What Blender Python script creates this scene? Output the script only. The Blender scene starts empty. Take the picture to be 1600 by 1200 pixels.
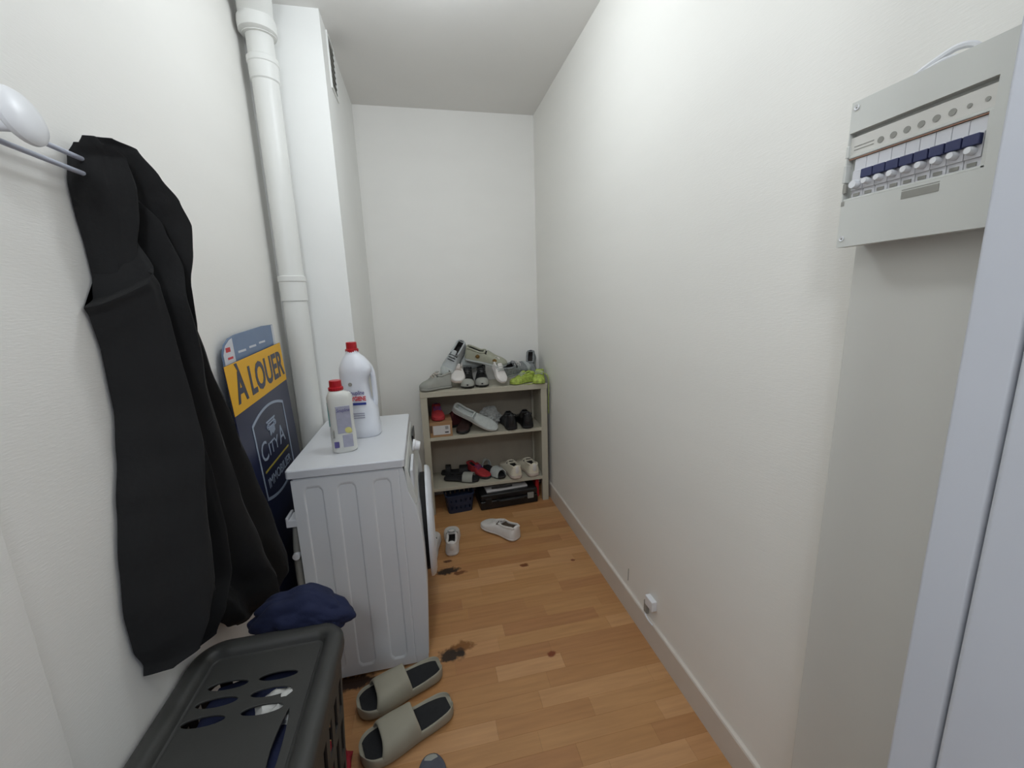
import bpy, bmesh, math, random
from mathutils import Vector, Matrix, noise, Euler
random.seed(7)
PI = math.pi
SC = bpy.context.scene
COL = SC.collection

# ------------------------------------------------------------ camera, world, lights, exposure
cam_data = bpy.data.cameras.new('camera'); cam = bpy.data.objects.new('camera', cam_data); COL.objects.link(cam)
CAM_F, YAW, PITCH, ROLL, CAM_H = 636.59, 0.20776, 0.19556, 0.03456, 1.36
cy, sy, cp, sp = math.cos(YAW), math.sin(YAW), math.cos(PITCH), math.sin(PITCH)
fwd = Vector((sy*cp, cy*cp, -sp)); rgt = Vector((cy, -sy, 0)); dwn = fwd.cross(rgt)
c_, s_ = math.cos(ROLL), math.sin(ROLL)
r2 = c_*rgt + s_*dwn; d2 = -s_*rgt + c_*dwn
cam.matrix_world = Matrix(((r2.x, -d2.x, -fwd.x, 0), (r2.y, -d2.y, -fwd.y, 0), (r2.z, -d2.z, -fwd.z, CAM_H), (0, 0, 0, 1)))
cam_data.sensor_width = 36; cam_data.sensor_fit = 'HORIZONTAL'; cam_data.lens = CAM_F/1600*36
cam_data.clip_start = 0.02
SC.camera = cam

world = bpy.data.worlds.new('world'); SC.world = world; world.use_nodes = True
bg = world.node_tree.nodes['Background']
bg.inputs[0].default_value = (0.62, 0.72, 1.0, 1); bg.inputs[1].default_value = 0.19

def area(name, loc, rot, sx, sy_, power, color):
    l = bpy.data.lights.new(name, 'AREA'); l.shape = 'RECTANGLE' if sx != sy_ else 'DISK'
    l.size = sx; l.size_y = sy_; l.energy = power; l.color = color
    o = bpy.data.objects.new(name, l); COL.objects.link(o); o.location = loc; o.rotation_euler = rot
    return o
pl = bpy.data.lights.new('lamp_light', 'POINT'); pl.energy = 4.8; pl.shadow_soft_size = .07; pl.color = (0.88, 0.945, 1.0)
plo = bpy.data.objects.new('lamp_light', pl); COL.objects.link(plo); plo.location = (0.12, 0.14, 2.38)
hl = bpy.data.lights.new('room_light', 'POINT'); hl.energy = 9.4; hl.shadow_soft_size = .08; hl.color = (0.875, 0.945, 1.0)
hlo = bpy.data.objects.new('room_light', hl); COL.objects.link(hlo); hlo.location = (0.12, 1.42, 2.36)
dl_ = bpy.data.lights.new('doorway_fill', 'POINT'); dl_.energy = 30; dl_.shadow_soft_size = .15; dl_.color = (0.90, 0.955, 1.0)  # added unseen fill behind the camera, brightens column and back wall
dlo = bpy.data.objects.new('doorway_fill', dl_); COL.objects.link(dlo); dlo.location = (-0.30, -0.75, 2.32)
SC.view_settings.view_transform = 'Standard'; SC.view_settings.look = 'None'
SC.view_settings.gamma = 1; SC.view_settings.use_curve_mapping = False
SC.view_settings.exposure = 0.06

# ------------------------------------------------------------ materials
def lin(c):
    return tuple(((v/255)/12.92 if v/255 <= .04045 else ((v/255+.055)/1.055)**2.4) for v in c)
MATS = {}
def mat(name, rgb, rough=.6, var=.06, scale=20., bump=0., bscale=120., metal=0., stretch=None, sheen=0., alpha=1., trans=0.):
    if name in MATS: return MATS[name]
    m = bpy.data.materials.new(name); m.use_nodes = True; nt = m.node_tree; b = nt.nodes['Principled BSDF']
    c = lin(rgb)
    tc = nt.nodes.new('ShaderNodeTexCoord'); mp = nt.nodes.new('ShaderNodeMapping'); nt.links.new(tc.outputs['Object'], mp.inputs[0])
    if stretch: mp.inputs['Scale'].default_value = stretch
    n = nt.nodes.new('ShaderNodeTexNoise'); n.inputs['Scale'].default_value = scale; n.inputs['Detail'].default_value = 4
    nt.links.new(mp.outputs[0], n.inputs['Vector'])
    r = nt.nodes.new('ShaderNodeValToRGB'); nt.links.new(n.outputs['Fac'], r.inputs[0])
    r.color_ramp.elements[0].position = .3; r.color_ramp.elements[1].position = .7
    r.color_ramp.elements[0].color = (*[max(0, v*(1-var)) for v in c], 1)
    r.color_ramp.elements[1].color = (*[min(1, v*(1+var)) for v in c], 1)
    nt.links.new(r.outputs[0], b.inputs['Base Color'])
    b.inputs['Roughness'].default_value = rough; b.inputs['Metallic'].default_value = metal
    if sheen: b.inputs['Sheen Weight'].default_value = sheen
    if alpha < 1: b.inputs['Alpha'].default_value = alpha
    if trans: b.inputs['Transmission Weight'].default_value = trans
    if bump:
        n2 = nt.nodes.new('ShaderNodeTexNoise'); n2.inputs['Scale'].default_value = bscale; n2.inputs['Detail'].default_value = 3
        nt.links.new(mp.outputs[0], n2.inputs['Vector'])
        bp = nt.nodes.new('ShaderNodeBump'); bp.inputs['Strength'].default_value = bump; bp.inputs['Distance'].default_value = .002
        nt.links.new(n2.outputs['Fac'], bp.inputs['Height']); nt.links.new(bp.outputs[0], b.inputs['Normal'])
    MATS[name] = m; return m

WALLC = (241, 239, 234)
M_wall = mat('painted_wallpaper', WALLC, .62, .012, 3, .14, 190, stretch=(1, .35, 2.2))
M_wallside = mat('painted_wallpaper_side', (241, 239, 233), .62, .012, 3, .16, 190, stretch=(1, .35, 2.2))
M_plaster = mat('smooth_paint', (242, 242, 239), .55, .015, 4, .08, 60)
M_ceiling = mat('ceiling_paint', (234, 232, 228), .8, .015, 3, .1, 60)
M_panel = mat('grey_white_board', (216, 215, 209), .55, .02, 3, .05, 60)
M_jamb = mat('gloss_white_jamb', (205, 208, 216), .4, .02, 5, .06, 30)
M_base = mat('baseboard_paint', (214, 206, 196), .45, .03, 8, .1, 40)
M_pipe = mat('painted_pipe', (230, 230, 226), .4, .02, 6, .15, 40)
M_dark = mat('dark_gap', (40, 38, 36), .9, .2, 30)
M_enamel = mat('white_enamel', (214, 216, 220), .28, .008, 5)
M_enamel_side = mat('white_enamel_side', (222, 224, 226), .36, .01, 5)
M_white = mat('white_plastic', (232, 233, 236), .35, .01, 10)
M_offwhite = mat('offwhite_plastic', (210, 211, 206), .45, .012, 8, .03, 200)
M_greyplastic = mat('grey_marking', (150, 149, 142), .5, .05, 40)
M_black = mat('black_plastic', (22, 22, 24), .35, .1, 20)
M_blackrub = mat('black_rubber', (30, 29, 29), .7, .1, 40, .2, 200)
M_red = mat('red_cap', (176, 22, 34), .35, .06, 20)
M_shelf = mat('beige_lacquer', (186, 180, 162), .5, .03, 12, .05, 80)
M_coat = mat('black_cloth', (15, 15, 16), .85, .18, 7, .35, 90)
M_coat2 = mat('black_jersey', (20, 20, 21), .9, .15, 9, .35, 120)
M_navy = mat('navy_cloth', (22, 30, 62), .9, .12, 9, .4, 150)
M_basket = mat('anthracite_plastic', (56, 56, 54), .5, .04, 10, .08, 150)
M_slide = mat('putty_foam', (160, 155, 138), .75, .03, 12, .06, 150)
M_foot = mat('black_footbed', (24, 25, 28), .8, .1, 50, .2, 300)
M_sw = mat('white_leather', (220, 215, 210), .5, .03, 30, .05, 100)
M_cream = mat('cream_leather', (224, 216, 196), .5, .03, 30, .05, 100)
M_pinksole = mat('blush_rubber', (202, 186, 174), .6, .03, 30)
M_grey = mat('grey_suede', (158, 158, 150), .8, .05, 30, .15, 150)
M_pale = mat('pale_grey_mesh', (184, 188, 184), .7, .06, 60, .2, 260)
M_mesh = mat('grey_melange', (130, 133, 134), .9, .3, 110, .4, 220)
M_silver = mat('silver_grey_leather', (172, 176, 176), .45, .05, 20)
M_neon = mat('neon_yellow_mesh', (168, 186, 84), .7, .35, 60, .3, 200)
M_brown = mat('worn_brown_patch', (116, 88, 42), .8, .3, 60)
M_lining = mat('dark_lining', (50, 46, 44), .9, .2, 60)
M_tan = mat('tan_lining', (118, 104, 90), .9, .1, 60)
M_card = mat('corrugated_cardboard', (166, 128, 92), .8, .05, 15, .15, 80, stretch=(1, 1, 6))
M_paper = mat('paper_label', (206, 202, 200), .7, .03, 30)
M_ink = mat('printed_ink', (50, 46, 50), .7, .1, 60)
M_redshoe = mat('red_knit', (168, 46, 50), .8, .12, 50, .3, 200)
M_purple = mat('purple_knit', (82, 60, 120), .8, .12, 50, .3, 200)
M_bag = mat('grey_plastic_film', (176, 178, 176), .3, .1, 22)
M_bluebasket = mat('navy_plastic', (30, 42, 66), .45, .05, 20)
M_yellow = mat('sign_yellow', (236, 178, 24), .45, .03, 8)
M_signblue = mat('sign_navy', (30, 36, 68), .3, .05, 8)
M_signpale = mat('sign_slate_blue', (112, 132, 162), .4, .05, 12)
M_signwhite = mat('sign_white', (212, 214, 220), .4, .03, 12)
M_signout = mat('sign_outline', (160, 172, 190), .4, .03, 12)
M_redcloth = mat('red_cloth', (150, 24, 40), .8, .1, 20, .3, 100)
M_metal = mat('satin_steel', (190, 192, 200), .3, .02, 10, metal=.85)
M_blueswitch = mat('navy_toggle', (50, 56, 96), .4, .05, 30)
M_orange = mat('orange_stripe', (228, 180, 156), .5, .03, 30)
M_bottle = mat('white_hdpe', (228, 231, 238), .3, .008, 6)
M_bottle2 = mat('milky_hdpe', (222, 222, 216), .3, .01, 6)
M_lblue = mat('label_blue', (48, 62, 140), .4, .05, 30)
M_lred = mat('label_red', (206, 40, 48), .4, .05, 30)
M_lpurple = mat('label_lilac', (168, 168, 184), .4, .08, 40)
M_lteal = mat('label_teal', (96, 140, 140), .4, .08, 20)
M_lyellow = mat('label_yellow', (212, 206, 130), .4, .1, 40)
M_lviolet = mat('label_violet', (92, 84, 140), .4, .08, 40)
M_glass = mat('door_glass', (34, 36, 40), .08, .05, 10)

def wood_material():
    m = bpy.data.materials.new('beech_laminate'); m.use_nodes = True; nt = m.node_tree; L = nt.links; b = nt.nodes['Principled BSDF']
    geo = nt.nodes.new('ShaderNodeNewGeometry'); info = nt.nodes.new('ShaderNodeObjectInfo')
    ramp = nt.nodes.new('ShaderNodeValToRGB'); L.new(info.outputs['Random'], ramp.inputs[0])
    cols = [(0, (173, 123, 80)), (.3, (182, 134, 86)), (.6, (188, 141, 93)), (.85, (197, 150, 104)), (1, (177, 121, 73))]
    ramp.color_ramp.elements[0].color = (*lin(cols[0][1]), 1); ramp.color_ramp.elements[1].color = (*lin(cols[-1][1]), 1)
    for p, c in cols[1:-1]:
        e = ramp.color_ramp.elements.new(p); e.color = (*lin(c), 1)
    mp = nt.nodes.new('ShaderNodeMapping'); mp.inputs['Scale'].default_value = (2.2, 26, 1)
    L.new(geo.outputs['Position'], mp.inputs[0])
    n = nt.nodes.new('ShaderNodeTexNoise'); n.inputs['Scale'].default_value = 2.4; n.inputs['Detail'].default_value = 5
    L.new(mp.outputs[0], n.inputs['Vector'])
    r2_ = nt.nodes.new('ShaderNodeValToRGB'); L.new(n.outputs['Fac'], r2_.inputs[0])
    r2_.color_ramp.elements[0].position = .3; r2_.color_ramp.elements[0].color = (.90, .88, .86, 1)
    r2_.color_ramp.elements[1].position = .7; r2_.color_ramp.elements[1].color = (1.08, 1.08, 1.08, 1)
    mul = nt.nodes.new('ShaderNodeMixRGB'); mul.blend_type = 'MULTIPLY'; mul.inputs[0].default_value = 1
    L.new(ramp.outputs[0], mul.inputs[1]); L.new(r2_.outputs[0], mul.inputs[2])
    cur = mul.outputs[0]
    # scorched marks and knots worn into the laminate at fixed places
    spots = [((.055, 1.435), .045, .026, (128, 82, 36)), ((.015, 1.405), .05, .026, (22, 12, 8)), ((.03, 1.935), .055, .024, (30, 17, 9)), ((.09, 1.905), .03, .014, (112, 66, 34)),
             ((-.36, 1.372), .09, .030, (30, 12, 8)), ((.431, 1.879), .020, .014, (116, 62, 30)), ((.399, 1.312), .016, .012, (124, 58, 26)), ((.69, 1.854), .012, .009, (120, 64, 34)), ((.035, 2.02), .02, .01, (90, 52, 28))]
    wob = nt.nodes.new('ShaderNodeTexNoise'); wob.inputs['Scale'].default_value = 45; L.new(geo.outputs['Position'], wob.inputs['Vector'])
    for (px, py), rx, ry, c in spots:
        sub = nt.nodes.new('ShaderNodeVectorMath'); sub.operation = 'SUBTRACT'; L.new(geo.outputs['Position'], sub.inputs[0]); sub.inputs[1].default_value = (px, py, 0)
        sc = nt.nodes.new('ShaderNodeVectorMath'); sc.operation = 'MULTIPLY'; L.new(sub.outputs[0], sc.inputs[0]); sc.inputs[1].default_value = (1/rx, 1/ry, 0)
        le = nt.nodes.new('ShaderNodeVectorMath'); le.operation = 'LENGTH'; L.new(sc.outputs[0], le.inputs[0])
        ad = nt.nodes.new('ShaderNodeMath'); ad.operation = 'MULTIPLY_ADD'; L.new(wob.outputs['Fac'], ad.inputs[0]); ad.inputs[1].default_value = 1.6; L.new(le.outputs['Value'], ad.inputs[2])
        mr = nt.nodes.new('ShaderNodeMapRange'); L.new(ad.outputs[0], mr.inputs[0]); mr.inputs[1].default_value = 2.1; mr.inputs[2].default_value = 1.6; mr.inputs[3].default_value = 0; mr.inputs[4].default_value = .96
        mx = nt.nodes.new('ShaderNodeMixRGB'); L.new(mr.outputs[0], mx.inputs[0]); L.new(cur, mx.inputs[1]); mx.inputs[2].default_value = (*lin(c), 1)
        cur = mx.outputs[0]
    L.new(cur, b.inputs['Base Color']); b.inputs['Roughness'].default_value = .42
    return m
M_wood = wood_material()

# ------------------------------------------------------------ helpers
def box(bm, x0, x1, y0, y1, z0, z1):
    vs = [bm.verts.new((x, y, z)) for x in (x0, x1) for y in (y0, y1) for z in (z0, z1)]
    for f in ((0, 1, 3, 2), (4, 6, 7, 5), (0, 4, 5, 1), (2, 3, 7, 6), (0, 2, 6, 4), (1, 5, 7, 3)): bm.faces.new([vs[i] for i in f])
    return vs
def B(*bs):
    bm = bmesh.new()
    for b in bs: box(bm, *b)
    return bm
def ring_loft(bm, rings, cap=True, closed=True):
    vr = [[bm.verts.new(p) for p in r] for r in rings]; n = len(vr[0]); fs = []
    for a, b in zip(vr, vr[1:]):
        for i in range(n if closed else n-1):
            j = (i+1) % n; fs.append(bm.faces.new((a[i], a[j], b[j], b[i])))
    if cap and closed:
        bm.faces.new(vr[0][::-1]); bm.faces.new(vr[-1])
    return vr
def lathe(bm, prof, c=(0, 0, 0), n=24, axis='z'):
    rings = []
    for r, h in prof:
        ring = []
        for i in range(n):
            a = 2*PI*i/n; u, v = r*math.cos(a), r*math.sin(a)
            p = {'z': (u, v, h), 'x': (h, u, v), 'y': (v, h, u)}[axis]
            ring.append((p[0]+c[0], p[1]+c[1], p[2]+c[2]))
        rings.append(ring)
    ring_loft(bm, rings)
def tube(bm, pts, r, n=8):
    pts = [Vector(p) for p in pts]; rings = []; up = Vector((.13, .2, 1)).normalized()
    for i, p in enumerate(pts):
        d = (pts[min(i+1, len(pts)-1)]-pts[max(i-1, 0)]).normalized()
        a = d.cross(up)
        if a.length < .05: a = d.cross(Vector((1, .1, 0)))
        a.normalize(); b = d.cross(a).normalized()
        rr = r[i] if isinstance(r, (list, tuple)) else r
        rings.append([p+a*rr*math.cos(2*PI*k/n)+b*rr*math.sin(2*PI*k/n) for k in range(n)])
    ring_loft(bm, rings)
def spline(pts, k=6):
    pts = [Vector(p) for p in pts]; out = []
    for i in range(len(pts)-1):
        p0, p1, p2, p3 = pts[max(i-1, 0)], pts[i], pts[i+1], pts[min(i+2, len(pts)-1)]
        for j in range(k):
            t = j/k; out.append(.5*((2*p1)+(-p0+p2)*t+(2*p0-5*p1+4*p2-p3)*t*t+(-p0+3*p1-3*p2+p3)*t**3))
    out.append(pts[-1]); return out
def obj(name, bm, m, parent=None, smooth=False, bevel=0, sub=0, loc=None, rot=None):
    bmesh.ops.recalc_face_normals(bm, faces=bm.faces)
    me = bpy.data.meshes.new(name); bm.to_mesh(me); bm.free(); me.materials.append(m)
    if smooth or sub:
        for p in me.polygons: p.use_smooth = True
    if smooth and not sub: me.set_sharp_from_angle(angle=math.radians(38))
    o = bpy.data.objects.new(name, me); COL.objects.link(o)
    if parent: o.parent = parent
    if loc: o.location = loc
    if rot: o.rotation_euler = rot
    if bevel:
        mo = o.modifiers.new('bevel', 'BEVEL'); mo.width = bevel; mo.segments = 2; mo.limit_method = 'ANGLE'
        for p in me.polygons: p.use_smooth = True
        try: mo.harden_normals = True
        except Exception: pass
    if sub:
        mo = o.modifiers.new('subsurf', 'SUBSURF'); mo.levels = sub; mo.render_levels = sub
    return o
def tag(o, label, cat, group=None):
    o['label'] = label; o['category'] = cat
    if group: o['group'] = group
    return o
def thing(name, label, cat, loc=(0, 0, 0), rot=(0, 0, 0), group=None):
    o = bpy.data.objects.new(name, None); COL.objects.link(o); o.location = loc; o.rotation_euler = rot; o.empty_display_size = .05
    return tag(o, label, cat, group)
def struct(name, bm, m, parent=None, **k):
    o = obj(name, bm, m, parent, **k)
    if not parent: o['kind'] = 'structure'
    return o
def curve_mesh(name, loops, depth, bev, m, parent=None):
    # flat plate with holes from 2D loops, extruded; returned as a mesh object in local XY
    cu = bpy.data.curves.new(name, 'CURVE'); cu.dimensions = '2D'; cu.fill_mode = 'BOTH'; cu.extrude = depth/2; cu.bevel_depth = bev; cu.bevel_resolution = 1
    for lp in loops:
        s = cu.splines.new('POLY'); s.points.add(len(lp)-1); s.use_cyclic_u = True
        for i, p in enumerate(lp): s.points[i].co = (p[0], p[1], 0, 1)
    t = bpy.data.objects.new('tmp', cu); COL.objects.link(t)
    dg = bpy.context.evaluated_depsgraph_get(); dg.update()
    me = bpy.data.meshes.new_from_object(t.evaluated_get(dg)); bpy.data.objects.remove(t)
    me.name = name; me.materials.clear(); me.materials.append(m)
    o = bpy.data.objects.new(name, me); COL.objects.link(o)
    if parent: o.parent = parent
    return o
def text_mesh(name, s, size, m, parent, mw, width=None, ext=.0003, shear=0, bold=0):
    cu = bpy.data.curves.new(name, 'FONT'); cu.body = s; cu.size = size; cu.extrude = ext; cu.align_x = 'CENTER'; cu.align_y = 'CENTER'; cu.shear = shear; cu.resolution_u = 3
    cu.offset = bold
    t = bpy.data.objects.new('tmp', cu); COL.objects.link(t)
    dg = bpy.context.evaluated_depsgraph_get(); dg.update()
    me = bpy.data.meshes.new_from_object(t.evaluated_get(dg)); bpy.data.objects.remove(t)
    me.name = name; me.materials.clear(); me.materials.append(m)
    xs = [v.co.x for v in me.vertices]; w = max(xs)-min(xs)
    if width:
        for v in me.vertices: v.co.x *= width/w
    o = bpy.data.objects.new(name, me); COL.objects.link(o)
    o.parent = parent; o.matrix_local = mw
    return o
def rrect(x0, x1, y0, y1, r, n=6):
    out = []
    for cx, cy_, a0 in ((x1-r, y1-r, 0), (x0+r, y1-r, 90), (x0+r, y0+r, 180), (x1-r, y0+r, 270)):
        for i in range(n+1):
            a = math.radians(a0+90*i/n); out.append((cx+r*math.cos(a), cy_+r*math.sin(a)))
    return out
def ellipse(cx, cy_, a, b, rot=0, n=20):
    return [(cx+a*math.cos(t)*math.cos(rot)-b*math.sin(t)*math.sin(rot), cy_+a*math.cos(t)*math.sin(rot)+b*math.sin(t)*math.cos(rot)) for t in [2*PI*i/n for i in range(n)]]
def interp(tab, s):
    for (a, va), (b, vb) in zip(tab, tab[1:]):
        if s <= b: return va+(vb-va)*(s-a)/max(b-a, 1e-9)
    return tab[-1][1]
def crumple(bm, size, seed=0, amp=.25, freq=2.2, sub=3, flat=None):
    st = bmesh.ops.create_icosphere(bm, subdivisions=sub, radius=1)
    for v in st['verts']:
        d = v.co.normalized(); o3 = Vector((seed*3.7, seed*1.9, seed))
        f = 1+amp*(abs(noise.noise(d*freq+o3))*2.0-.5)+amp*.4*noise.noise(d*freq*3+o3)
        v.co = Vector((d.x*size[0]*f, d.y*size[1]*f, d.z*size[2]*f))
        if flat is not None and v.co.z < flat: v.co.z = flat
    return bm

# ------------------------------------------------------------ room shell
XW, XR, YB, ZC = -.612, .803, 2.845, 2.558
XC, YC = -.32, 2.03      # boxed-in column at the far left
Y0 = -.55
fl = struct('floor', B((XW-.06, XR+.06, Y0, YB+.06, -.08, -.008)), M_dark)
pw = .0665; y = 2.84+.0; row = 0
while y > -.5:
    y0 = y-pw; x = XW+.001-random.random()*.3
    while x < XR-.012:
        ln = random.choice((.26, .33, .38, .42, .48)); xa, xb = max(x, XW+.001), min(x+ln, XR-.001)
        x += ln
        if XR-x < .05: xb = XR-.001; x = XR
        if xb-xa < .004: continue
        g = .0001; bm = bmesh.new(); w2, l2 = (pw-g)/2, (xb-xa-g)/2; ch = .0003
        top = [bm.verts.new(p) for p in ((-l2+ch, -w2+ch, 0), (l2-ch, -w2+ch, 0), (l2-ch, w2-ch, 0), (-l2+ch, w2-ch, 0))]
        mid = [bm.verts.new(p) for p in ((-l2, -w2, -.0006), (l2, -w2, -.0006), (l2, w2, -.0006), (-l2, w2, -.0006))]
        bot = [bm.verts.new((v.co.x, v.co.y, -.0079)) for v in mid]
        bm.faces.new(top)
        for i in range(4):
            j = (i+1) % 4; bm.faces.new((mid[i], mid[j], top[j], top[i])); bm.faces.new((bot[i], bot[j], mid[j], mid[i]))
        bm.faces.new(bot[::-1])
        obj('plank', bm, M_wood, fl, loc=((xa+xb)/2, (y+y0)/2, 0))
    y = y0; row += 1
struct('ceiling', B((XW-.06, XR+.06, Y0, YB+.06, ZC, ZC+.08)), M_ceiling)
struct('wall_right', B((XR, XR+.06, Y0, YB+.06, 0, ZC)), M_wallside)
struct('wall_left', B((XW-.06, XW, Y0, YB+.06, 0, ZC)), M_wall)
struct('wall_back', B((XW, XR, YB, YB+.06, 0, ZC)), M_wall)
wc = struct('wall_column', B((XW, XC, YC, YB, 0, ZC)), M_plaster)
# baseboard with an uneven painted top edge
bm = bmesh.new(); rings = []
ys = [-.5+i*.04 for i in range(int((YB+.5)/.04)+1)]+[YB]
for yy in ys:
    t = .1065+.0016*noise.noise(Vector((yy*9, 0, 0)))
    w = .0020*noise.noise(Vector((yy*6, 4, 0)))
    rings.append([(XR+.0, yy, 0), (XR-.012, yy, 0), (XR-.012, yy, t-.006), (XR-.0095, yy, t-.001), (XR-.002+w*.5, yy, t+.001), (XR, yy, t+.0035+w)])
ring_loft(bm, rings)
struct('baseboard_right', bm, M_base)
struct('baseboard_back', B((XC, XR-.012, YB-.011, YB, 0, .105)), M_base, bevel=.002)
# board under the distribution box
PX = .745
struct('wall_panel', B((PX, XR, .292, .598, 0, 1.60)), M_panel, bevel=.003)
# doorway: lining, stop and casing at the right
tr = struct('trim_1', B((.502, XR, .250, .290, 0, ZC-.25)), M_jamb, bevel=.004)
tr2 = struct('trim_2', B((.495, XR, .05, .2465, 0, ZC-.25)), M_jamb, bevel=.006)
struct('trim_4', B((.5, XR, .05, .29, ZC-.25, ZC)), M_plaster)
struct('trim_3', B((XW, XW+.004, .40, .675, 0, ZC-.3)), M_wall, bevel=.003)

# ventilation grille high on the column side
vg = thing('ventilation_grille', 'narrow dark ventilation grille high on the side of the boxed-in column', 'grille', (XC, 2.225, 2.44))
obj('frame', B((0, .006, -.075, .075, .1, .112), (0, .006, -.075, .075, -.112, -.1), (0, .006, -.075, -.062, -.1, .1), (0, .006, .062, .075, -.1, .1)), M_plaster, vg)
obj('opening', B((0, .0015, -.062, .062, -.1, .1)), M_dark, vg)
for k in range(8):
    obj('slat', B((.001, .0045, -.062, .062, -.088+k*.024, -.082+k*.024)), M_greyplastic, vg)

# ------------------------------------------------------------ drain pipe
pc = (-.535, 1.962)
dp = thing('drain_pipe', 'white painted vertical drain pipe in the corner beside the column', 'pipe', (pc[0], pc[1], 0))
bm = bmesh.new(); lathe(bm, [(.049, 0), (.049, 1.38), (.0475, 1.38), (.0475, 2.30)], n=32); obj('pipe_run', bm, M_pipe, dp, smooth=True)
bm = bmesh.new(); lathe(bm, [(.047, 2.24), (.052, 2.245), (.053, 2.30), (.056, 2.303), (.056, 2.322), (.051, 2.326), (.048, 2.327), (.048, 2.43)], n=32); obj('socket_collar', bm, M_pipe, dp, smooth=True)
bm = bmesh.new(); lathe(bm, [(.047, 1.40), (.052, 1.402), (.052, 1.48), (.0555, 1.483), (.0555, 1.502), (.051, 1.505), (.047, 1.506)], n=32); obj('socket_collar', bm, M_pipe, dp, smooth=True)
bm = bmesh.new(); tube(bm, spline([(0, .0, 2.40), (0, -.004, 2.445), (.002, -.02, 2.475), (.01, -.045, 2.50), (.02, -.09, 2.525), (.03, -.13, 2.53)], 5), .060, 24)
obj('elbow', bm, M_pipe, dp, smooth=True)
bm = bmesh.new(); lathe(bm, [(.052, 2.40), (.066, 2.405), (.068, 2.43), (.066, 2.448), (.058, 2.46)], n=32, c=(-.0, -.012, 0)); obj('elbow_collar', bm, M_pipe, dp, smooth=True)

# ------------------------------------------------------------ washing machine
WY0, WY1 = 1.392, 2.005
wm = thing('washing_machine', 'white front-loading washing machine with two detergent bottles on top', 'washing machine', (-.27, 1.70, 0))
def W(bm):   # shift world-built mesh into the machine's frame
    bmesh.ops.translate(bm, verts=bm.verts, vec=(.27, -1.70, 0)); return bm
prof = [(-.465, .03), (-.465, .815), (-.108, .815), (-.102, .79), (-.094, .72), (-.072, .66), (-.060, .58), (-.055, .45), (-.056, .3), (-.066, .12), (-.072, .03)]
bm = bmesh.new(); ring_loft(bm, [[(x, yv, z) for x, z in prof] for yv in (WY0+.004, WY1)])
obj('cabinet', W(bm), M_enamel_side, wm, bevel=.006)
# side panel with three pressed vertical channels
def frontx(z): return interp([(.0, -.072), (.12, -.066), (.3, -.056), (.45, -.055), (.58, -.060), (.66, -.072), (.72, -.094), (.815, -.104)], z)
ribs = [(-.4325, -.372), (-.328, -.266), (-.212, -.150)]
bm = bmesh.new(); nx, nz = 150, 110; grid = []
for k in range(nz+1):
    z = .012+(.806-.012)*k/nz; r_ = []
    for i in range(nx+1):
        x = -.468+(frontx(z)-.003+.468)*i/nx; d = 0
        for a, b in ribs:
            cx, hw, hz, cz = (a+b)/2, (b-a)/2, (.778-.048)/2, (.778+.048)/2; rad = .024
            qx, qz = abs(x-cx)-hw+rad, abs(z-cz)-hz+rad
            sd = math.hypot(max(qx, 0), max(qz, 0))+min(max(qx, qz), 0)-rad
            d = max(d, .0055*min(max(-sd/.005, 0), 1))
        if abs(x+.122) < .0015: d = max(d, .0015)
        r_.append(bm.verts.new((x, WY0+d, z)))
    grid.append(r_)
for a, b in zip(grid, grid[1:]):
    for i in range(nx): bm.faces.new((a[i], a[i+1], b[i+1], b[i]))
edge = [v for v in bm.verts if v.is_boundary]
ext = bmesh.ops.extrude_edge_only(bm, edges=[e for e in bm.edges if e.is_boundary])
bmesh.ops.translate(bm, verts=[v for v in ext['geom'] if isinstance(v, bmesh.types.BMVert)], vec=(0, .012, 0))
obj('side_panel', W(bm), M_enamel_side, wm, smooth=True)
bm = bmesh.new(); lp = rrect(-.4815, -.098, WY0-.006, WY1+.004, .012, 4)
ring_loft(bm, [[(x, yv, .815) for x, yv in lp], [(x, yv, .840) for x, yv in lp], [(x*1.0+(.003 if x < -.3 else -.003), yv+(.003 if yv < 1.7 else -.003), .845) for x, yv in lp]])
obj('top_board', W(bm), M_enamel, wm, bevel=.0015)
# sloping control fascia
bm = bmesh.new(); ring_loft(bm, [[(-.103, yv, .812), (-.094, yv, .805), (-.079, yv, .735), (-.066, yv, .672), (-.074, yv, .662), (-.096, yv, .715)] for yv in (WY0+.006, WY1-.004)])
obj('control_panel', W(bm), M_offwhite, wm, bevel=.003)
obj('display', W(B((-.086, -.0795, 1.80, 1.96, .745, .795))), M_black, wm, bevel=.001)
kn = thing('tmp', '', ''); bpy.data.objects.remove(kn)
bm = bmesh.new(); lathe(bm, [(.026, 0), (.026, .008), (.0215, .012), (.0195, .03), (.016, .032)], n=24, axis='x')
obj('program_knob', bm, M_white, wm, smooth=True, loc=(-.083+.27, 1.72-1.70, .778), rot=(0, math.radians(12), 0))
obj('detergent_drawer', W(B((-.085, -.074, WY0+.02, WY0+.19, .70, .79))), M_enamel, wm, bevel=.003)
dr = bpy.data.objects.new('door', None); COL.objects.link(dr); dr.parent = wm; dr.location = (-.052+.27, 0, .440)
bm = bmesh.new(); lathe(bm, [(.205, -.012), (.205, .006), (.198, .012)], n=40, axis='x'); obj('gasket', bm, M_blackrub, dr, smooth=False)
bm = bmesh.new()
rings = []
for r, h in [(.165, .010), (.165, .030), (.172, .036), (.205, .036), (.226, .030), (.234, .020), (.234, .011), (.215, .010)]:
    rings.append([(h, r*math.cos(2*PI*i/48), r*math.sin(2*PI*i/48)) for i in range(48)])
ring_loft(bm, rings, cap=False); obj('door_rim', bm, M_enamel, dr, smooth=True)
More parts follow.
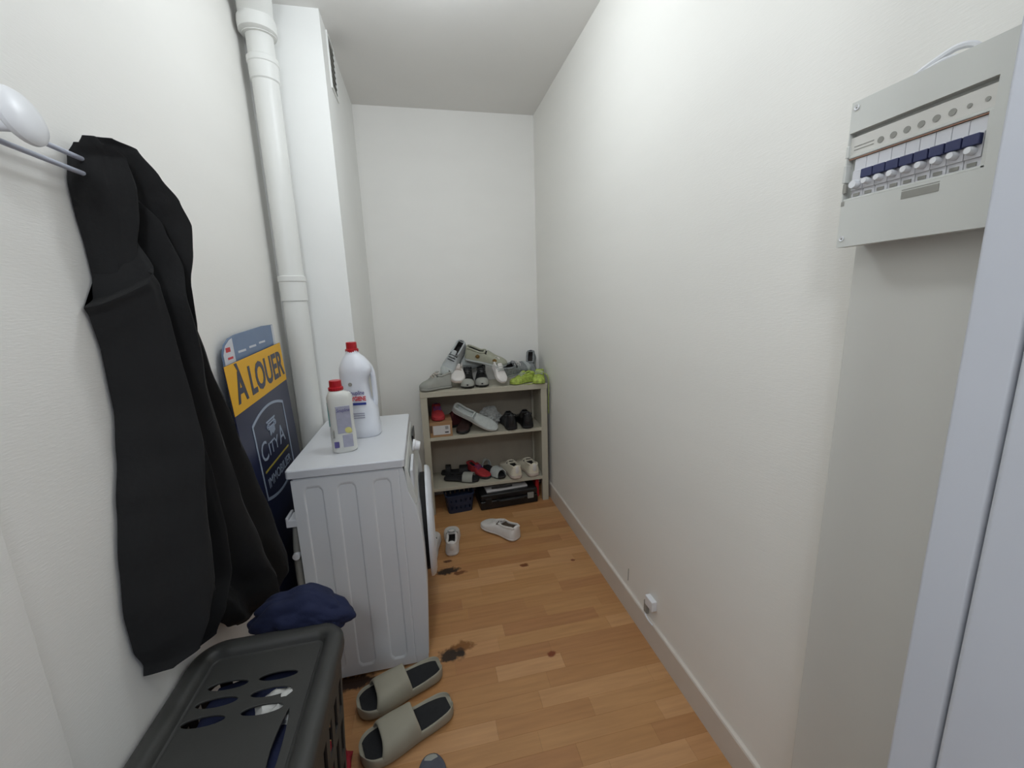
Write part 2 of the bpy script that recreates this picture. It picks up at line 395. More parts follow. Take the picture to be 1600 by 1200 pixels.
bm = bmesh.new(); lathe(bm, [(.168, .008), (.168, .020), (.12, .014), (.05, .010)], n=40, axis='x'); obj('door_glass', bm, M_glass, dr, smooth=True)
obj('rear_bracket', W(B((-.505, -.463, WY0+.01, WY0+.075, .635, .662), (-.505, -.495, WY0+.01, WY0+.075, .655, .672))), M_white, wm, bevel=.003)
bm = bmesh.new(); lathe(bm, [(.012, 0), (.013, .02), (.011, .028)], n=16, axis='y', c=(-.485, WY0+.0, .53)); obj('hose_clip', W(bm), M_white, wm, smooth=True)
bm = bmesh.new(); tube(bm, spline([(-.478, WY0+.03, .64), (-.487, WY0+.02, .5), (-.484, WY0+.018, .3), (-.486, WY0+.03, .05)], 8), .0125, 10); obj('drain_hose', W(bm), M_greyplastic, wm, smooth=True)
for dx in (-.43, -.11):
    for dy in (WY0+.05, WY1-.05):
        bm = bmesh.new(); lathe(bm, [(.02, 0), (.02, .01), (.012, .012), (.012, .035)], n=16, c=(dx, dy, 0)); obj('foot', W(bm), M_blackrub, wm)

# ------------------------------------------------------------ bottles
def sell(a, b, e, n=36, cx=0, cy_=0):
    out = []
    for i in range(n):
        t = 2*PI*i/n; c, s = math.cos(t), math.sin(t)
        out.append((cx+a*math.copysign(abs(c)**(2/e), c), cy_+b*math.copysign(abs(s)**(2/e), s)))
    return out
ZT = .8452
def bottle_cap(parent, c, z, r, h):
    bm = bmesh.new(); n = 40; rings = []
    for rr, hh in [(r*1.12, 0), (r*1.16, h*.1), (r*1.16, h*.3), (r*.95, h*.36), (r*.93, h*.95), (r*.85, h)]:
        rings.append([(c[0]+rr*(1+(.03 if i % 2 else 0))*math.cos(2*PI*i/n), c[1]+rr*(1+(.03 if i % 2 else 0))*math.sin(2*PI*i/n), z+hh) for i in range(n)])
    ring_loft(bm, rings); return obj('cap', bm, M_red, parent)
XZ = Matrix(((1, 0, 0, 0), (0, 0, -1, 0), (0, 1, 0, 0), (0, 0, 0, 1)))   # text upright facing -y
def face(x, y, z, rz=0): return Matrix.Translation((x, y, z)) @ Matrix.Rotation(rz, 4, 'Z') @ XZ
bt = thing('detergent_bottle', 'tall white detergent jug with side handle and red cap, standing behind the smaller bottle', 'bottle', (-.275, 1.725, ZT), (0, 0, math.radians(-4)))
bm = bmesh.new(); rings = []
# body: left part of the jug, the handle gap lies to its right
prof = [(0, .066, .052, 0), (.006, .071, .056, 0), (.045, .072, .057, 0), (.052, .069, .054, 0), (.11, .068, .053, 0), (.135, .062, .051, -.006), (.16, .056, .049, -.012), (.22, .0535, .048, -.014), (.245, .056, .049, -.010), (.268, .063, .050, -.003), (.285, .062, .049, -.002), (.305, .053, .044, -.005), (.325, .040, .036, -.008), (.335, .029, .028, -.010), (.342, .024, .024, -.011), (.352, .024, .024, -.011)]
for z, a, b, cx in prof: rings.append([(x, y_, z) for x, y_ in sell(a, b, 3.0 if z < .3 else 2.2, 40, cx)])
ring_loft(bm, rings); obj('body', bm, M_bottle, bt, smooth=True)
bm = bmesh.new(); tube(bm, spline([(.030, 0, .302), (.048, 0, .286), (.058, 0, .262), (.061, 0, .225), (.062, 0, .18), (.061, 0, .14), (.056, 0, .115)], 6), .0105, 12); obj('handle', bm, M_bottle, bt, smooth=True)
bottle_cap(bt, (-.011, 0), .345, .021, .040)
fy = -.0535
text_mesh('print', 'Soupline', .024, M_lviolet, bt, face(.000, fy, .187), .060, shear=.1, bold=.0004)
text_mesh('print', 'HYGIENE', .024, M_lred, bt, face(.002, fy-.0006, .163), .066, bold=.0008)
obj('label_bar', B((-.030, .034, fy-.0005, fy+.002, .138, .147)), M_lblue, bt)
bm = bmesh.new(); lathe(bm, [(.0075, 0), (.0075, .002)], n=16, axis='y', c=(-.020, fy+.002, .222)); obj('emblem', bm, M_greyplastic, bt)
for k in range(3): obj('small_print', B((-.028+.004*k, .024, fy-.0007, fy+.003, .101-.009*k, .105-.009*k)), M_lpurple, bt)

bs = thing('detergent_bottle', 'small milky detergent bottle with red cap and lilac label, nearest on the washing machine', 'bottle', (-.316, 1.540, ZT), (0, 0, math.radians(12)))
bm = bmesh.new(); rings = []
for z, a, b in [(0, .038, .026), (.005, .043, .030), (.05, .044, .031), (.10, .042, .030), (.14, .0415, .029), (.18, .044, .031), (.205, .044, .031), (.218, .038, .028), (.225, .027, .025), (.229, .022, .022), (.24, .022, .022)]:
    rings.append([(x-(.008 if z > .222 else 0), y_, z) for x, y_ in sell(a, b, 2.6, 36)])
ring_loft(bm, rings); obj('body', bm, M_bottle2, bs, smooth=True)
bottle_cap(bs, (-.008, 0), .230, .0215, .036)
fy = -.0322
obj('label_panel', B((-.018, .030, fy, fy+.004, .075, .175)), M_lpurple, bs, bevel=.001)
obj('label_patch', B((-.004, .030, fy-.0003, fy+.006, .022, .068)), M_lpurple, bs, bevel=.001)
text_mesh('print', 'Soupline', .018, M_lviolet, bs, face(.006, fy-.0004, .160), .044, shear=.2)
bm = bmesh.new(); crumple(bm, (.012, .0015, .011), 3, .3, 3, 2); bmesh.ops.translate(bm, verts=bm.verts, vec=(.018, fy, .085)); obj('flower_print', bm, M_lyellow, bs)
obj('side_band', B((-.0440, -.036, -.012, .012, .10, .19)), M_lteal, bs, bevel=.002)
obj('code_patch', B((-.034, -.018, -.0325, -.026, .024, .045)), M_lviolet, bs)
obj('small_print', B((-.0355, -.030, -.0305, -.022, .060, .088)), M_greyplastic, bs)

# ------------------------------------------------------------ letting signs between wall and machine
YZ = Matrix(((0, 0, 1, 0), (1, 0, 0, 0), (0, 1, 0, 0), (0, 0, 0, 1)))     # local x->+Y, y->+Z, z->+X
sg = thing('letting_sign', 'navy and yellow letting sign reading À LOUER, leaning behind the washing machine', 'sign', (-.552, 1.654, .018))
sg.rotation_euler = Euler((math.radians(3.4), math.radians(-1.3), 0))
# local: y = along wall, z = up, x = out of the wall
obj('board', B((-.004, 0, -.252, .252, 0, 1.204)), M_signblue, sg, bevel=.001)
obj('yellow_band', B((0, .0008, -.252, .252, 1.050, 1.204)), M_yellow, sg)
def onsign(y_, z_, d=.0014): return Matrix.Translation((d, y_, z_)) @ YZ
text_mesh('lettering', 'À LOUER', .135, M_signblue, sg, onsign(.015, 1.120), .455, bold=.0035)
# shield outline with bowed top and bottom
def shield(hw, z0, z1, bow):
    n = 14; out = []
    for i in range(n+1):
        t = -1+2*i/n; out.append((t*hw, z0-bow*(1-t*t)))
    for i in range(n+1):
        t = 1-2*i/n; out.append((t*hw, z1+bow*(1-t*t)))
    return out
o = curve_mesh('shield_outline', [shield(.158, .712, .985, .030), shield(.149, .720, .977, .029)], .0012, 0, M_signout, sg); o.matrix_local = onsign(0, 0, .0012)
o = curve_mesh('shield_field', [shield(.148, .721, .976, .029)], .0004, 0, mat('sign_field_navy', (24, 30, 60), .3), sg); o.matrix_local = onsign(0, 0, .0005)
# Ionic capital emblem
bm = bmesh.new()
box(bm, -.044, .044, .962, .968, 0, .0012); box(bm, -.034, .034, .953, .958, 0, .0012)
for s in (-1, 1):
    pts = [(s*.034+s*.014*(1-k/26)*math.cos(k/26*4*PI+PI/2), .946+.014*(1-k/26)*math.sin(k/26*4*PI+PI/2), .0006) for k in range(25)]
    tube(bm, pts, .0018, 5)
for k in range(6):
    xx = -.0225+k*.009; h = .024-.003*(k % 3); box(bm, xx-.0028, xx+.0028, .934-h, .940, 0, .0012)
box(bm, -.026, .026, .940, .944, 0, .0012)
o = obj('capital_emblem', bm, M_signout, sg); o.matrix_local = onsign(0, -.008, .0012)
text_mesh('lettering', 'C', .100, M_signout, sg, onsign(-.102, .868), .056)
text_mesh('lettering', 'ITY', .066, M_signout, sg, onsign(-.014, .860), .098)
text_mesh('lettering', 'A', .100, M_signout, sg, onsign(.080, .868), .062)
obj('gold_rule', B((.0008, .0016, -.128, .128, .800, .807)), mat('gold_rule', (176, 160, 60), .4), sg)
text_mesh('lettering', 'IMMOBILIER', .05, M_signout, sg, onsign(0, .755), .245)
s2 = thing('letting_sign', 'slate blue sign with a white corner, showing above the yellow À LOUER band', 'sign', (-.580, 1.63, .012))
s2.rotation_euler = Euler((math.radians(2.0), math.radians(-.5), 0))
o = curve_mesh('board', [[(-.225, 0), (.225, 0), (.225, 1.290), (.12, 1.293), (-.12, 1.285), (-.17, 1.278), (-.205, 1.262), (-.225, 1.235)]], .004, 0, M_signpale, s2); o.matrix_local = Matrix.Translation((0, 0, 0)) @ YZ
o = curve_mesh('white_corner', [[(-.224, 1.0), (-.15, 1.0), (-.15, 1.277), (-.172, 1.272), (-.203, 1.258), (-.223, 1.233)]], .001, 0, M_signwhite, s2); o.matrix_local = Matrix.Translation((.003, 0, 0)) @ YZ
o = curve_mesh('white_edge', [[(.205, 1.0), (.224, 1.0), (.224, 1.289), (.205, 1.288)]], .001, 0, M_signwhite, s2); o.matrix_local = Matrix.Translation((.003, 0, 0)) @ YZ
obj('red_print', B((.0034, .0042, -.205, -.175, 1.238, 1.252), (.0034, .0042, -.20, -.165, 1.215, 1.222)), M_lred, s2)
for k in range(3): obj('small_print', B((.0022, .003, -.12+k*.09, -.06+k*.09, 1.225+.004*k, 1.232+.004*k)), M_signwhite, s2)

# ------------------------------------------------------------ coat rack
cr = thing('coat_rack', 'white wall coat rack of two slim rods with a round white knob', 'coat rack', (XW, .80, 1.63))
for dz in (-.013, .013):
    bm = bmesh.new(); tube(bm, [(.030, -.42, dz), (.030, -.2, dz), (.030, 0, dz), (.030, .24, dz)], .0042, 10); obj('rod', bm, mat('pale_grey_rod', (186, 190, 204), .35, .02, 10), cr, smooth=True)
for k in (-.40, .235): obj('mount', B((0, .034, k-.012, k+.012, -.022, .022)), M_white, cr, bevel=.003)
for k, dy in enumerate((-.31, -.01)):
    bm = bmesh.new(); lathe(bm, [(.007, .026), (.007, .058), (.012, .062)], n=16, axis='x'); st = obj('peg', bm, M_white, cr, smooth=True, loc=(0, dy, .006))
    if k != 1 or True:
        bm = bmesh.new(); lathe(bm, [(.012, .058), (.036, .060), (.0385, .063), (.0385, .068), (.034, .073), (.018, .077), (.003, .078)], n=32, axis='x', c=(0, 0, 0))
        obj('knob', bm, M_white, st, smooth=True, rot=(0, math.radians(-12), 0))

# ------------------------------------------------------------ black coat
ct = thing('hooded_coat', 'black hooded coat hanging from the rack on the left wall', 'coat', (XW, 1.05, 1.64))
def drape(name, rows, m, seed, folds=3, famp=.35, nt_=40, sub=8, dl=.037, tilt=0):
    rows = [(r[0], min(r[1]+dl, r[2]-.02))+tuple(r[2:]) for r in rows]
    # rows: (z, y0, y1, thickness) -> closed tube hanging in front of the wall
    rows = sorted([tuple(r)+(.006,)*(5-len(r)) for r in rows], key=lambda r: -r[0]); fine = []
    for a, b in zip(rows, rows[1:]):
        for k in range(sub):
            t = k/sub; t2 = t*t*(3-2*t)*.5+t*.5; fine.append([a[i]+(b[i]-a[i])*(t if i == 0 else t2) for i in range(len(a))])
    fine.append(list(rows[-1])); bm = bmesh.new(); rings = []
    for r in fine:
        z, ya, yb, th = r[:4]; off = r[4] if len(r) > 4 else .006; ring = []
        for i in range(nt_):
            t = i/(nt_-1); yy = ya+(yb-ya)*t
            e = max(0, math.sin(PI*t))**.55
            f = math.sin(t*folds*2*PI+seed+2.2*noise.noise(Vector((z*1.6, seed, 0))))*famp
            f += .5*famp*noise.noise(Vector((t*5, z*2.4, seed*7)))+.35*famp*noise.noise(Vector((t*11, z*5, seed*3)))
            th2 = th*e*(1+f*min(1, e*1.2))
            zt = z+tilt*t*min(1, max(0, (z-1.15)/.22))
            ring.append((off+max(th2, .001), yy-1.05, zt-1.64))
        for i in range(nt_-1, -1, -3):
            t = i/(nt_-1); ring.append((off-.002, ya+(yb-ya)*(.04+.92*t)-1.05, z+tilt*t*min(1, max(0, (z-1.15)/.22))-1.64))
        rings.append(ring)
    ring_loft(bm, rings)
    return obj(name, bm, m, ct, smooth=True)
drape('body', [(1.60, .925, 1.04, .05), (1.54, .93, 1.075, .075), (1.46, .94, 1.075, .085), (1.39, .91, 1.085, .085), (1.25, .905, 1.155, .09), (1.07, .875, 1.26, .09), (.90, .84, 1.34, .085, .01), (.73, .90, 1.385, .085, .025), (.60, 1.01, 1.395, .08, .035), (.54, 1.05, 1.39, .07, .04), (.50, 1.10, 1.36, .05, .04), (.485, 1.16, 1.31, .02, .05)], M_coat, 1.3, 2.8, .42)
drape('sleeve', [(1.50, .93, 1.00, .03), (1.45, .914, 1.01, .06), (1.395, .900, 1.02, .08), (1.378, .872, 1.02, .085), (1.362, .880, 1.025, .088), (1.30, .889, 1.03, .09), (1.18, .886, 1.04, .095), (1.09, .866, 1.04, .10), (1.00, .838, 1.03, .10), (.89, .81, 1.02, .10), (.79, .793, 1.005, .10), (.71, .795, .965, .09), (.66, .812, .91, .075), (.642, .83, .865, .04)], M_coat2, 4.1, 1.6, .24, tilt=.14)
drape('lapel', [(1.20, .98, 1.06, .06), (1.0, .96, 1.07, .09), (.85, .97, 1.075, .095), (.74, .965, 1.075, .09), (.66, .93, 1.045, .08), (.605, .935, 1.0, .06), (.59, .95, .975, .03)], M_coat2, 6.0, 1.0, .15)
drape('hood', [(1.688, .95, .985, .03, .03), (1.675, .93, 1.01, .06, .02), (1.63, .925, 1.045, .085, .008), (1.59, .925, 1.075, .10), (1.545, .93, 1.098, .105), (1.49, .95, 1.085, .10), (1.42, .965, 1.075, .09), (1.34, .98, 1.09, .085), (1.25, 1.0, 1.12, .07), (1.18, 1.03, 1.11, .03)], M_coat, 2.2, 1.8, .34)
drape('collar', [(1.668, .925, .960, .045, .03), (1.650, .912, .975, .075, .01), (1.60, .904, .98, .085), (1.55, .905, .985, .08), (1.49, .911, .98, .07), (1.42, .915, .97, .055), (1.36, .92, .955, .03)], M_coat2, 8.2, 1.0, .2)

# ------------------------------------------------------------ laundry basket
lb = thing('laundry_basket', 'dark grey plastic laundry basket with a slotted lid, in the near left corner', 'basket', (-.432, .785, 0))
BX, BY, BH = .168, .245, .545
def rr_ring(hx, hy, r, z, n=11): return [(x, y_, z) for x, y_ in rrect(-hx, hx, -hy, hy, r, n)]
bm = bmesh.new(); rings = []; zs = [.012+.498*k/44 for k in range(45)]
for z in zs:
    t = z/.52; hx, hy = .138+.026*t, .205+.036*t; base = rr_ring(hx, hy, .055, z, 5)
    # even resample
    pts = [Vector(p) for p in base]; L = [0]
    for i in range(len(pts)): L.append(L[-1]+(pts[(i+1) % len(pts)]-pts[i]).length)
    n = 112; ring = []
    for k in range(n):
        d = L[-1]*k/n; i = max(j for j in range(len(pts)) if L[j] <= d); f = (d-L[i])/max(L[i+1]-L[i], 1e-9)
        ring.append(pts[i].lerp(pts[(i+1) % len(pts)], f))
    rings.append(ring)
vr = ring_loft(bm, rings, cap=False); bm.faces.new([v for v in vr[0]][::-1])
bm.faces.ensure_lookup_table(); kill = []
for k in range(44):
    for i in range(112):
        zc = (zs[k]+zs[k+1])/2
        if i % 4 in (1, 2) and ((.06 < zc < .20) or (.24 < zc < .33) or (.36 < zc < .44)): kill.append(bm.faces[k*112+i])
bmesh.ops.delete(bm, geom=kill, context='FACES')
o = obj('body', bm, M_basket, lb); mo = o.modifiers.new('solidify', 'SOLIDIFY'); mo.thickness = .004; mo.offset = -1
bm = bmesh.new(); prof = [(.0, .500), (.006, .500), (.008, .512), (.0065, .522), (0, .524), (-.004, .515)]
ring_loft(bm, [rr_ring(.164+d, .241+d, .055, z) for d, z in prof]+[rr_ring(.164+prof[0][0], .241+prof[0][0], .055, prof[0][1])], cap=False)
obj('rim', bm, M_basket, lb, smooth=True)
lid = bpy.data.objects.new('lid', None); COL.objects.link(lid); lid.parent = lb; lid.location = (0, 0, .524)
bm = bmesh.new()
prof = [(.006, -.018), (.010, .0), (.010, .012), (.004, .021), (-.006, .0255), (-.022, .0255), (-.031, .021), (-.0355, .012), (-.038, .006), (-.042, .004), (-.046, .004), (-.046, .0), (-.03, .0), (-.012, .012), (-.002, .010), (.002, -.018)]
ring_loft(bm, [rr_ring(.164+d, .241+d, max(.058+d, .012), z) for d, z in prof+[prof[0]]], cap=False)
obj('lid_rim', bm, M_basket, lid, smooth=True)
holes = []
for r_, (xl, xr_) in enumerate(((-.052, .055), (-.058, .052), (-.066, .048))):
    yy = .118-.041*r_
    holes.append(ellipse(xl-.010, yy, .043, .0125, math.radians(-2), 22)); holes.append(ellipse(xr_-.012, yy, .043, .0125, math.radians(-2), 22))
hand = [(.092, .03), (.098, .0), (.102, -.05), (.102, -.10), (.096, -.13), (.088, -.11), (.082, -.06), (.085, -.01)]
plate = curve_mesh('lid_panel', [rrect(-.1195, .1195, -.1965, .1965, .015, 6)]+holes+[[(p.x, p.y) for p in spline([(a, b, 0) for a, b in hand+[hand[0]]], 4)[:-1]]], .003, .0008, M_basket, lid)
plate.location = (0, 0, .003)
bm = crumple(bmesh.new(), (1, 1, 1), 2, .08, 2.0, 5)
for v in bm.verts:
    m_ = max(abs(v.co.x), abs(v.co.y), abs(v.co.z))/max(v.co.length, 1e-6); v.co *= (1+.55*(1/m_-1)); v.co = Vector((v.co.x*.128, v.co.y*.198, v.co.z*.072))
tag(obj('navy_garment', bm, M_navy, None, smooth=True, loc=(-.432, .785, .435)), 'dark navy garment seen through the left-hand slots of the basket lid', 'clothes')
bm = crumple(bmesh.new(), (.060, .062, .05), 5, .22, 2.6, 4)
tag(obj('white_garment', bm, mat('white_cotton', (196, 196, 192), .9, .1, 30, .5, 90), None, smooth=True, loc=(-.372, .842, .476)), 'white garment seen through the right-hand slots of the basket lid', 'clothes')
# navy garment slumped over the far corner of the basket
bm = crumple(bmesh.new(), (.135, .062, .060), 14, .13, 1.5, 5)
for v in bm.verts:
    u = v.co.x/.135; v.co.z += .012*(1-u*u)-(.03*max(0, u-.3)+.015*max(0, -u)); v.co.z += .004*math.sin(v.co.x*60+v.co.y*30)
tag(obj('navy_garment', bm, M_navy, None, smooth=True, loc=(-.385, 1.085, .545), rot=(0, 0, math.radians(-10))), 'navy blue garment slumped over the far corner of the laundry basket', 'clothes')
bm = crumple(bmesh.new(), (.055, .075, .03), 7, .3, 2.6, 3, flat=-.024)
tag(obj('red_cloth', bm, M_redcloth, None, smooth=True, loc=(-.365, 1.07, .0245)), 'crumpled red cloth on the floor beside the laundry basket', 'cloth')

# ------------------------------------------------------------ shoes
WT = [(0, .46), (.03, .62), (.1, .76), (.25, .76), (.42, .74), (.58, .90), (.72, 1.0), (.84, .94), (.93, .72), (.98, .46), (1, .32)]
def shoe(name, label, loc, rz, L=.285, Wd=.104, h=.085, up=M_sw, sole=M_sw, lin_=M_lining, lace=None, rx=0, ry=0, st=.028, group=None, toe=None, heel=None, high=0, scale=1, cat='shoe'):
    t = thing(name, label, cat, loc, (math.radians(rx), math.radians(ry), math.radians(rz)), group)
    HT = [(0, h+high), (.1, h+high*1.05+.003), (.22, h+high*.8-.006), (.34, h*.86+high*.7), (.46, h*.93+high*.45), (.56, h*.80), (.70, h*.60), (.85, h*.50), (.94, h*.42), (1, h*.30)]
    ns, na = 20, 14
    def hw(s): return Wd/2*interp(WT, s)
    bm = bmesh.new(); rings = []
    for i in range(ns+1):
        s = i/ns; x = (s-.5)*L; w = hw(s)*1.04; tz = .006 if s > .85 else 0; sd = .12*Wd*math.sin(s*PI*1.3)*(-.25)
        rings.append([(x, sd-w*.9, tz*(s-.85)*6), (x, sd+w*.9, tz*(s-.85)*6), (x, sd+w, st*.35), (x, sd+w*.98, st), (x, sd-w*.98, st), (x, sd-w, st*.35)])
    ring_loft(bm, rings); obj('sole', bm, sole, t, sub=1, smooth=True)
    bmu, bml = bmesh.new(), bmesh.new(); P = []; sunk = []
    for i in range(ns+1):
        s = i/ns; x = (s-.5)*L; w = hw(s); H = interp(HT, s); sd = .12*Wd*math.sin(s*PI*1.3)*(-.25); r_, q = [], []
        for k in range(na+1):
            a = PI*k/na; c, sn = math.cos(a), math.sin(a)
            yy = w*math.copysign(abs(c)**.85, c); zz = st*.8+(H-st*.8)*abs(sn)**.62
            lean = 1-.22*(zz-st)/max(h, .01) if s < .5 else 1
            yy *= lean
            inside = .05 < s < .47 and abs(c) < .70
            if inside: zz = st*.8+.012; yy = w*c*.95
            r_.append((x, sd+yy, zz)); q.append(inside)
        P.append(r_); sunk.append(q)
    for bmx, want in ((bmu, False), (bml, True)):
        vs = {}
        def V(i, k):
            if (i, k) not in vs: vs[(i, k)] = bmx.verts.new(P[i][k])
            return vs[(i, k)]
        for i in range(ns):
            for k in range(na):
                ins = sunk[i][k] or sunk[i+1][k] or sunk[i][k+1] or sunk[i+1][k+1]
                if ins == want: bmx.faces.new((V(i, k), V(i+1, k), V(i+1, k+1), V(i, k+1)))
        if not want:
            for i in (0, ns): bmx.faces.new([V(i, k) for k in range(na+1)][::(1 if i else -1)])
    obj('upper', bmu, up, t, smooth=True, sub=1); obj('lining', bml, lin_, t, smooth=True)
    # collar roll
    bm = bmesh.new(); loop = []
    for s_i in range(0, 9): loop.append((s_i/8*.40+.045, 1))
    pts = []
    for s, sg_ in loop: pts.append((s, sg_))
    ring = []
    for s, _ in pts: ring.append(((s-.5)*L, hw(s)*.66-.03*Wd*math.sin(s*PI*1.3), interp(HT, s)*.86))
    for s, _ in reversed(pts): ring.append(((s-.5)*L, -hw(s)*.66-.03*Wd*math.sin(s*PI*1.3), interp(HT, s)*.86))
    ring.append(ring[0]); tube(bm, ring, .0072, 6); obj('collar', bm, up, t, smooth=True)
    if lace is not None:
        bm = bmesh.new()   # tongue
        s0 = .36; ring_loft(bm, [[((s-.5)*L, -.019, z), ((s-.5)*L, .019, z), ((s-.5)*L+.004, .019, z+.006), ((s-.5)*L+.004, -.019, z+.006)] for s, z in ((s0, interp(HT, s0)+.012), (.42, interp(HT, .44)+.006), (.5, interp(HT, .5)), (.58, interp(HT, .58)-.001))])
        obj('tongue', bm, up, t, sub=1)
        for k in range(4):
            s = .44+.055*k; z = interp(HT, s)+.0035
            bm = bmesh.new(); tube(bm, [((s-.5)*L, -.024, z-.007), ((s-.49)*L, -.01, z+.002), ((s-.49)*L, .01, z+.002), ((s-.5)*L, .024, z-.007)], .0028, 6); obj('lace', bm, lace, t, smooth=True)
    if toe is not None:
        bm = bmesh.new(); rings = []
        for i in range(6):
            s = .80+.195*i/5; w = hw(s)*1.03; H = interp(HT, s)+.0015; rings.append([((s-.5)*L, -.12*Wd*math.sin(s*PI*1.3)*.25+w*math.copysign(abs(math.cos(PI*k/10))**.85, math.cos(PI*k/10)), st*.6+(H-st*.6)*abs(math.sin(PI*k/10))**.62) for k in range(11)])
        ring_loft(bm, rings); obj('toe_cap', bm, toe, t, smooth=True)
    if heel is not None:
        bm = bmesh.new(); ring_loft(bm, [[(-L/2-.002+a, -.017, z), (-L/2-.002+a, .017, z), (-L/2+.010+a, .017, z), (-L/2+.010+a, -.017, z)] for z, a in ((st+.004, -.001), (h*.7, 0), (h+high, .002))])
        obj('heel_tab', bm, heel, t, sub=1)
    return t
def strap_shoe(name, label, loc, rz, L=.27, Wd=.1, sole=M_blackrub, band=M_pale, foot=M_foot, spans=((.56, .74, .05), ), st=.022, rx=0, ry=0, group=None):
    t = thing(name, label, 'shoe', loc, (math.radians(rx), math.radians(ry), math.radians(rz)), group)
    bm = bmesh.new(); bm2 = bmesh.new(); ra, rb = [], []
    for i in range(17):
        s = i/16; x = (s-.5)*L; w = Wd/2*interp(WT, s)
        ra.append([(x, -w*.95, 0), (x, w*.95, 0), (x, w, st*.7), (x, w*.92, st), (x, -w*.92, st), (x, -w, st*.7)])
        rb.append([(x*.95, -w*.82, st), (x*.95, w*.82, st), (x*.95, w*.76, st+.004), (x*.95, -w*.76, st+.004)])
    ring_loft(bm, ra); ring_loft(bm2, rb); obj('sole', bm, sole, t, sub=1); obj('footbed', bm2, foot, t, smooth=True)
    for a, b, hh in spans:
        bm = bmesh.new(); rings = []
        for k in range(15):
            an = PI*k/14; r_ = []
            for s, o_ in ((a, 0), ((a+b)/2, 0), (b, 0), (b, 1), ((a+b)/2, 1), (a, 1)):
                w = Wd/2*interp(WT, s)*1.02-o_*.005; r_.append(((s-.5)*L, w*math.copysign(abs(math.cos(an))**.8, math.cos(an)), st*.5+(hh-o_*.005)*math.sin(an)**.8))
            rings.append(r_)
        ring_loft(bm, rings); obj('strap', bm, band, t, smooth=True)
    return t

# slip-on foam slides on the floor
def slide(label, loc, rz):
    t = thing('foam_slide', label, 'shoe', loc, (0, 0, math.radians(rz)), 'putty grey foam slides by the washing machine')
    L, Wd, st = .305, .128, .036
    T = [(0, .28), (.03, .50), (.1, .70), (.25, .78), (.45, .82), (.62, .95), (.76, 1.0), (.87, .92), (.94, .74), (.98, .46), (1, .24)]
    w_ = lambda s: Wd/2*interp(T, s)
    bm = bmesh.new(); rings = []
    for i in range(25):
        s = i/24; x = (s-.5)*L; w = w_(s); up = .010*max(0, 1-s*3)+.008*max(0, (s-.8)*5)
        e = 0 if .035 < s < .965 else .012
        rings.append([(x, -w*.86, 0), (x, w*.86, 0), (x, w*.99, st*.4), (x, w, st+up), (x, w*.94, st+.008+up), (x, w*.84, st+.006+up), (x, w*.74, st-.006+e), (x, -w*.74, st-.006+e), (x, -w*.84, st+.006+up), (x, -w*.94, st+.008+up), (x, -w, st+up), (x, -w*.99, st*.4)])
    ring_loft(bm, rings); obj('sole', bm, M_slide, t, sub=1)
    bm = bmesh.new(); rings = []
    for i in range(21):
        s = .045+.91*i/20; x = (s-.5)*L; w = w_(s)*.80; rings.append([(x, -w, st-.004), (x, w, st-.004), (x, w*.97, st+.0025), (x, -w*.97, st+.0025)])
    ring_loft(bm, rings); obj('footbed', bm, M_foot, t, smooth=True)
    bm = bmesh.new(); rings = []
    for k in range(21):
        an = PI*k/20; c, sn = math.cos(an), math.sin(an); r_ = []
        bow = .10*sn        # the band's rim dips in the middle
        for j in range(9):
            f = j/8; s = (.395+bow*.4)*(1-f)+(.84-.05*sn+.06*(c if True else 0)*0)*f
            r_.append((s, 0))
        r_ += [(s, 1) for s, _ in reversed(r_)]
        ring = []
        for s, o_ in r_:
            w = w_(s)*1.01-o_*.009; hh = .052+.024*(1-abs(s-.40)/.5) ; ring.append(((s-.5)*L, w*math.copysign(abs(c)**.62, c), st*.55+(hh-o_*.009)*abs(sn)**.75))
        rings.append(ring)
    ring_loft(bm, rings); obj('band', bm, M_slide, t, sub=1)
    return t
slide('putty grey foam slide with black footbed, against the washing machine', (-.172, 1.288, 0), 199)
slide('putty grey foam slide with black footbed, nearer the camera of the two slides', (-.142, 1.130, 0), 200)

shoe('sneaker', 'grey-blue shoe toe with pale edge poking in at the bottom of the floor', (-.068, .915, 0), 92, L=.25, Wd=.085, h=.06, up=mat('slate_canvas', (84, 86, 96), .8, .1, 40, .2, 150), sole=M_grey, lace=None)
shoe('sneaker', 'white sneaker lying alone in the middle of the floor, toe to the left', (.362, 2.225, 0), 126, L=.285, Wd=.122, h=.088, up=M_sw, sole=M_sw, lin_=M_tan, lace=M_sw, ry=0, rx=3)
shoe('sneaker', 'white sneaker just right of the washing machine door, heel to the front', (.072, 2.19, 0), 86, L=.275, Wd=.098, h=.088, up=M_sw, sole=M_sw, lin_=M_lining, lace=M_pale, heel=M_sw)
shoe('sneaker', 'white sneaker half hidden behind the washing machine door', (-.045, 2.16, 0), 84, L=.275, Wd=.098, h=.088, up=M_sw, sole=M_sw, lin_=M_lining, lace=M_pale, heel=M_sw)

